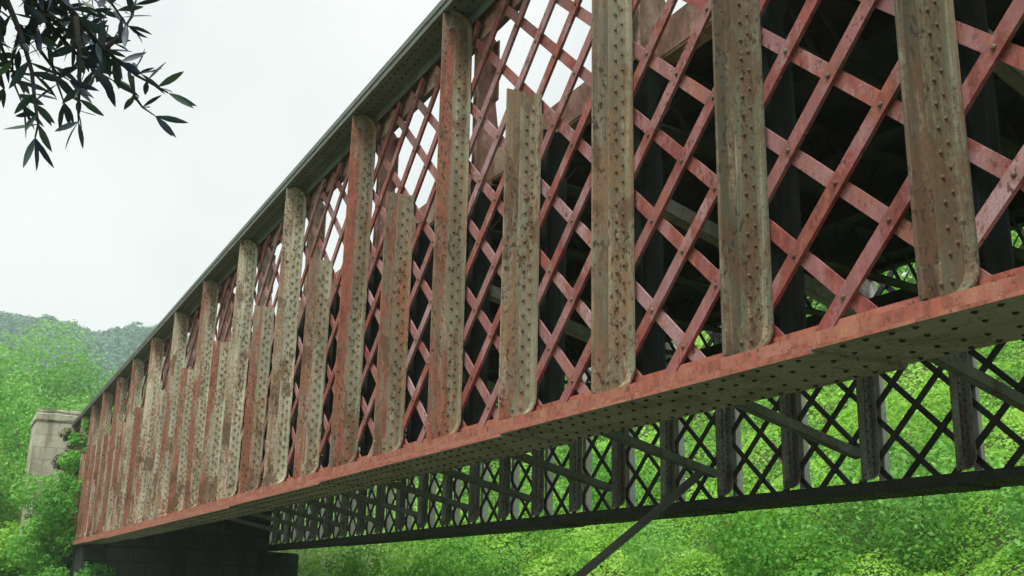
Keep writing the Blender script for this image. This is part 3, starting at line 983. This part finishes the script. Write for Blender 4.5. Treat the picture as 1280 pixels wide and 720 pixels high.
plant('shrub', plant_at(88, 31.2), 5.2, 1.3, M['mid'], 'slender green bush climbing beside the girder end', 'shrub', 5000, .11, .05, 14, .08, 'bushes around the stone pier')
plant('creeper', plant_at(80, 33.5), 4.9, 1.1, M['creeper'], 'reddish brown creeper against the side of the stone pier', 'creeper', 3500, .12, .04, 12, .3)

plant('shrub', (-24.2, 8.7, ground_at(-24.2, 8.7)), 2.5, 2.2, M['scrub'], 'yellowish vine bush beside the dark abutment corner', 'shrub', 6000, .10, .04, 14, .05)
plant('shrub', (-21.3, 9.6, ground_at(-21.3, 9.6)), 2.2, 2.4, M['mid'], 'low green bush on the bank just right of the abutment', 'shrub', 6000, .10, .04, 14, .05)
plant('shrub', plant_at(96, 27.6), 1.6, 1.5, M['mid'], 'small dark green bush at the foot of the abutment under the girder end', 'shrub', 4000, .10, .04, 12, .05)
# single bushes standing out of the thicket
kinds = [('bramble', 'yellow green leafy bush on the bank under the far girder'), ('mid', 'deeper green leafy bush on the bank under the far girder'), ('bright', 'soft pale green bush on the bank under the far girder')]
for i in range(22):
    bx = -27 + 25.5 * i / 21 + R.uniform(-.6, .6); by = R.uniform(10.2, 12.2) + (i % 3) * 1.7
    kn, lb = kinds[R.choice((0, 0, 1, 2))]
    hh = R.uniform(1.3, 2.3)
    plant('shrub', (bx, by, ground_at(bx, by) - .1), hh, hh * R.uniform(1.1, 1.5), M[kn], lb, 'shrub', 5500, R.uniform(.065, .10), .04, 13, .05, lb.replace('bush', 'bushes'))
# bramble bank behind the bridge: one mass
def undergrowth(name, az0, az1, r0, r1, k, leaf_k, mat, rmin_leaf, seed, cond=None, hmul=1.0):
    az = np.radians(rng.uniform(az0, az1, k)); r = r0 * (r1 / r0) ** rng.random(k)
    x, y = r * np.sin(az), r * np.cos(az)
    m = (y > (9.4 if cond is None else 8.2))
    if cond is not None: m &= cond(x, y)
    x, y, r = x[m], y[m], r[m]
    # mounds
    nm = 1200
    ma = np.radians(rng.uniform(az0 - 3, az1 + 3, nm)); mr = r0 * (r1 / r0) ** rng.random(nm)
    mx_, my_ = mr * np.sin(ma), mr * np.cos(ma)
    ms = np.clip(.042 * mr, .5, 2.2) * rng.uniform(.6, 1.3, nm)
    mt = rng.uniform(-.16, .22, nm)
    hz = np.zeros(len(x)); nx = np.zeros(len(x)); ny = np.zeros(len(x)); tt = np.zeros(len(x))
    for i in range(0, len(x), 4000):
        dx = (x[i:i + 4000, None] - mx_) / ms; dy = (y[i:i + 4000, None] - my_) / ms
        f = np.sqrt(np.clip(1 - dx * dx - dy * dy, 0, None)) * ms * .85
        j = f.argmax(1); a = np.arange(len(j))
        hz[i:i + 4000] = f[a, j]; nx[i:i + 4000] = dx[a, j] * (f[a, j] > 0); ny[i:i + 4000] = dy[a, j] * (f[a, j] > 0)
        tt[i:i + 4000] = mt[j]
    leafs = np.clip(leaf_k * r, rmin_leaf, .5) * rng.uniform(.6, 1.3, len(x))
    z = height(x, y) + hz * hmul - leafs * 1.8 * rng.random(len(x)) + .27
    N = np.stack([nx * .8, ny * .8 - .35, np.full(len(x), .75)], 1)
    v, q = leaves(np.stack([x, y, z], 1), N, leafs, .66, .2, .42)
    big = .5 + .5 * vnoise(x * .35, y * .35, seed)
    tint = np.clip(.30 + 1.3 * tt + .42 * (big - .12) + rng.normal(0, .09, len(x)), 0, 1)
    o = link(name, np_mesh(name, v, q, [mat], tint))
    return tag(o, kind='stuff')
tag(undergrowth('undergrowth', -68, -12, 12, 46, 380000, .0040, M['bramble'], .05, 3, None, 1.25),
    'bright green bramble thicket covering the bank behind the bridge', 'undergrowth')
tag(undergrowth('scrub', -88, -58, 24, 85, 110000, .0038, M['scrub'], .10, 4, lambda x, y: x < -14, 1.1),
    'paler green scrub on the bank further along under the bridge', 'scrub')

# trees along the top of the bank, seen through the far lattice
spots = [(-8, 25, 8, 'mid'), (-15, 29, 9, 'bright'), (-23, 27, 8.5, 'mid'), (-30, 31, 9, 'bright'), (-39, 30, 10, 'mid'), (-50, 33, 10, 'bright'), (-2, 30, 9, 'bright'), (6, 27, 8, 'mid')]
names = ['pale green tree on the bank top behind the bridge', 'bright yellow green tree on the bank top behind the bridge']
for x, y, H, m in spots:
    plant('tree', (x, y, ground_at(x, y) - .3), H, 7.5, M['bramble' if m == 'bright' else 'bright'], names[0 if m == 'mid' else 1], 'tree', 5000, .24, .2, 16, .12, 'pale green trees on the bank' if m == 'mid' else 'bright yellow green trees on the bank')

# wooded hillside: thousands of crowns that read as one mass
nc = 6500
ca = np.concatenate([rng.uniform(-96, -74, 5200), rng.uniform(-140, -15, nc - 5200)])
cr = rng.uniform(235, 470, nc)
cx, cy = cr * np.sin(np.radians(ca)), cr * np.cos(np.radians(ca))
cz = ridge(ca, cr)
rad = rng.uniform(1.7, 3.2, nc)
kk = 46
d = rng.normal(0, 1, (nc, kk, 3)); d[..., 2] = np.abs(d[..., 2]) ; d /= np.linalg.norm(d, axis=2, keepdims=True)
rj = rng.uniform(.75, 1.1, (nc, kk, 1))
C = np.stack([cx, cy, cz + rad * .4], -1)[:, None] + d * rad[:, None, None] * rj * np.array([1, 1, .95])
v, q = leaves(C.reshape(-1, 3), (d + np.array([0, 0, .3])).reshape(-1, 3), np.repeat(rad * .46, kk), .8, 0, .22)
tint = np.clip(.35 + np.repeat(rng.normal(0, .13, nc), kk) + rng.normal(0, .04, nc * kk), 0, 1)
tag(link('hillside_forest', np_mesh('hillside_forest', v, q, [M['hillleaf']], tint)),
    'hazy blue green forest covering the distant ridge', 'forest', None, 'stuff')

# ------------------------------------------------------------------ olive tree overhead
def olive():
    base = Vector((-2.75, -1.55, 0))
    base.z = ground_at(base.x, base.y)
    e = empty('olive_tree', base)
    tag(e, 'dark olive branch with narrow leaves hanging into the upper left sky', 'tree')
    D = 2.35
    def at(px, py, d): return ray_at(px, py, D + d) - base
    trunk = MB()
    fork = Vector((.25, .15, 2.1))
    trunk.tube([(0, 0, -.3), (.05, .02, .5), (.12, .1, 1.3), fork], [.17, .13, .11, .085], 9)
    g = at(-260, -330, .15)
    trunk.tube([fork, fork.lerp(g, .5) + Vector((.05, .05, .25)), g], [.06, .04, .026], 7)
    trunk.tube([fork, fork + Vector((-.5, -.4, .8)), fork + Vector((-1.0, -.7, 1.9))], [.075, .05, .02], 7)
    link('trunk', trunk.mesh('trunk', [M['olivebark']], bridge=False, smooth=True), e, base)
    hub = at(-40, -110, .1)
    tw = MB()
    tw.tube([g, g.lerp(hub, .5) + Vector((0, 0, .03)), hub], [.025, .016, .010], 6)
    # twigs: pixel polylines at slightly different depths
    tws = [([(-40, -110), (40, -40), (95, 20), (130, 62), (170, 94), (210, 116)], .05, 1.0),
           ([(130, 62), (150, 45), (165, 20), (172, -8)], .10, .8),
           ([(95, 20), (100, 70), (99, 110), (98, 138), (98, 152)], -.05, .8),
           ([(-40, -110), (0, -20), (25, 40), (40, 90), (44, 130), (48, 155), (44, 172)], -.12, .9),
           ([(40, -40), (60, 20), (62, 70), (72, 105), (80, 128)], .15, .8),
           ([(165, 95), (168, 120), (178, 134), (194, 145)], .02, .6),
           ([(-40, -110), (-25, -10), (-10, 60), (5, 110)], .2, .8),
           ([(40, -40), (110, -20), (140, 5), (158, 30)], -.15, .7),
           ([(25, 40), (15, 75), (18, 105), (28, 130)], .0, .6),
           ([(60, 20), (85, 40), (110, 70), (122, 95)], .22, .6),
           ([(-40, -110), (20, -30), (70, 40), (112, 84), (140, 100)], .12, .8),
           ([(95, 20), (120, 50), (150, 78), (176, 92)], .18, .7),
           ([(0, -20), (-5, 40), (10, 80), (24, 100)], .1, .7),
           ([(40, 20), (48, 60), (70, 90), (86, 100)], -.02, .7)]
    LV, LQ, LT = [], [], []
    nodes = []
    cnt_ = 0
    def leaf(p, tdir, L, wd, nrm):
        nonlocal cnt_
        t = tdir.normalized(); nrm = (nrm - t * nrm.dot(t)).normalized(); b = t.cross(nrm)
        prof = [(0, .04), (.16, .5), (.38, .95), (.62, .92), (.85, .5), (1, .03)]
        curl = R.uniform(-.12, .18)
        vs = []
        for f, wf in prof:
            c = p + t * (L * f) - nrm * (curl * L * f * f)
            vs += [c + b * (wd * wf * .5) + nrm * .0012 * wf, c - nrm * .0006, c - b * (wd * wf * .5) + nrm * .0012 * wf]
        o = cnt_
        LV.extend([tuple(x) for x in vs])
        tn = min(1, max(0, R.gauss(.4, .25)))
        for k in range(len(prof) - 1):
            for j in (0, 1):
                LQ.append((o + 3 * k + j, o + 3 * k + j + 1, o + 3 * k + j + 4, o + 3 * k + j + 3)); LT.append(tn)
        cnt_ += len(vs)
    for poly, dd, rw in tws:
        pts = [at(x, y, dd * (i / len(poly)) + .1 * dd) for i, (x, y) in enumerate(poly)]
        k = len(pts)
        nodes += pts
        tw.tube(pts, [.0075 * rw * (1 - .75 * i / (k - 1)) for i in range(k)], 5)
        # opposite leaves along it
        acc = 0
        for i in range(k - 1):
            a, b = pts[i], pts[i + 1]
            L = (b - a).length
            m = max(1, int(L / .018))
            for j in range(m):
                if R.random() < .16: continue
                p = a.lerp(b, j / m)
                ax = (b - a).normalized()
                for s_ in (-1, 1):
                    side = ax.cross(Vector((R.gauss(0, 1), R.gauss(0, 1), R.gauss(0, 1)))).normalized()
                    td = ax * R.uniform(.2, .8) + side * R.uniform(.7, 1.1) + Vector((0, 0, .02))
                    ln = R.uniform(.044, .07)
                    leaf(p, td, ln, ln * R.uniform(.22, .31), Vector((R.gauss(0, .7), R.gauss(0, .7), 1)))
        ax = (pts[-1] - pts[-2]).normalized()
        for _ in range(3):
            leaf(pts[-1], ax + Vector((R.gauss(0, .35), R.gauss(0, .35), R.gauss(0, .25))), R.uniform(.052, .07), .013, Vector((R.gauss(0, 1), R.gauss(0, 1), .6)))
    # denser spray in the corner, further up the bough
    for _ in range(65):
        x, y = R.uniform(-120, 150), R.uniform(-190, 75)
        if x > 60 and y > 40: continue
        a = at(x, y, R.uniform(-.1, .5)); b = a + Vector((R.uniform(-.06, .06), R.uniform(-.06, .06), -R.uniform(.02, .09)))
        near_ = min(nodes, key=lambda p: (p - a).length)
        tw.tube([near_, near_.lerp(a, .5) + Vector((0, 0, .01)), a, b], [.0026, .0022, .0016, .001], 4)
        for j in range(5):
            p = a.lerp(b, j / 4)
            td = Vector((R.gauss(0, 1), R.gauss(0, 1), R.gauss(-.5, .7)))
            ln = R.uniform(.044, .066)
            leaf(p, td, ln, ln * R.uniform(.22, .31), Vector((R.gauss(0, .8), R.gauss(0, .8), 1)))
    link('twigs', tw.mesh('twigs', [M['olivebark']], bridge=False, smooth=True), e, base)
    link('foliage', np_mesh('foliage', np.array(LV), np.array(LQ), [M['olive']], np.array(LT)), e, base)
    # the rest of the crown, over the trunk and out of the photograph
    C, Nn, ch = blob_points([(-.9, -.8, 3.4, .8, .8, .6), (-.3, -1.2, 3.9, .8, .7, .6), (-1.5, -.2, 4.0, .8, .8, .6), (g.x, g.y, g.z + .1, .34, .34, .26), (g.x * .7, g.y * .7, g.z * .7 + 1.0, .34, .34, .26)], 9000)
    v, q = leaves(C, Nn, .06 * rng.uniform(.7, 1.2, len(C)), .24, .3)
    link('crown', np_mesh('crown', v, q, [M['olive']], np.clip(rng.normal(.4, .2, len(C)), 0, 1)), e, base)
olive()

# ------------------------------------------------------------------ haze
hm = bpy.data.materials.new('valley_haze'); hm.use_nodes = True
ht = hm.node_tree; ht.nodes.clear()
ho = ht.nodes.new('ShaderNodeOutputMaterial'); hv = ht.nodes.new('ShaderNodeVolumePrincipled')
hv.inputs['Color'].default_value = (.82, .94, .97, 1)
hv.inputs['Density'].default_value = .0009
hv.inputs['Anisotropy'].default_value = .2
ht.links.new(hv.outputs[0], ho.inputs['Volume'])
HZ = MB()
HZ.box(-960, 960, -960, 960, -4, 135)
ho_ = link('haze', HZ.mesh('haze', [hm], bridge=False))
tag(ho_, kind='stuff')

# ------------------------------------------------------------------ render settings
SC.render.engine = 'CYCLES'
SC.cycles.use_denoising = True
SC.cycles.max_bounces = 8
SC.cycles.diffuse_bounces = 3
SC.cycles.volume_bounces = 1
SC.cycles.transparent_max_bounces = 8
SC.view_settings.view_transform = 'Standard'
SC.view_settings.look = 'None'
SC.view_settings.gamma = 1
SC.view_settings.use_curve_mapping = False
SC.view_settings.exposure = .46
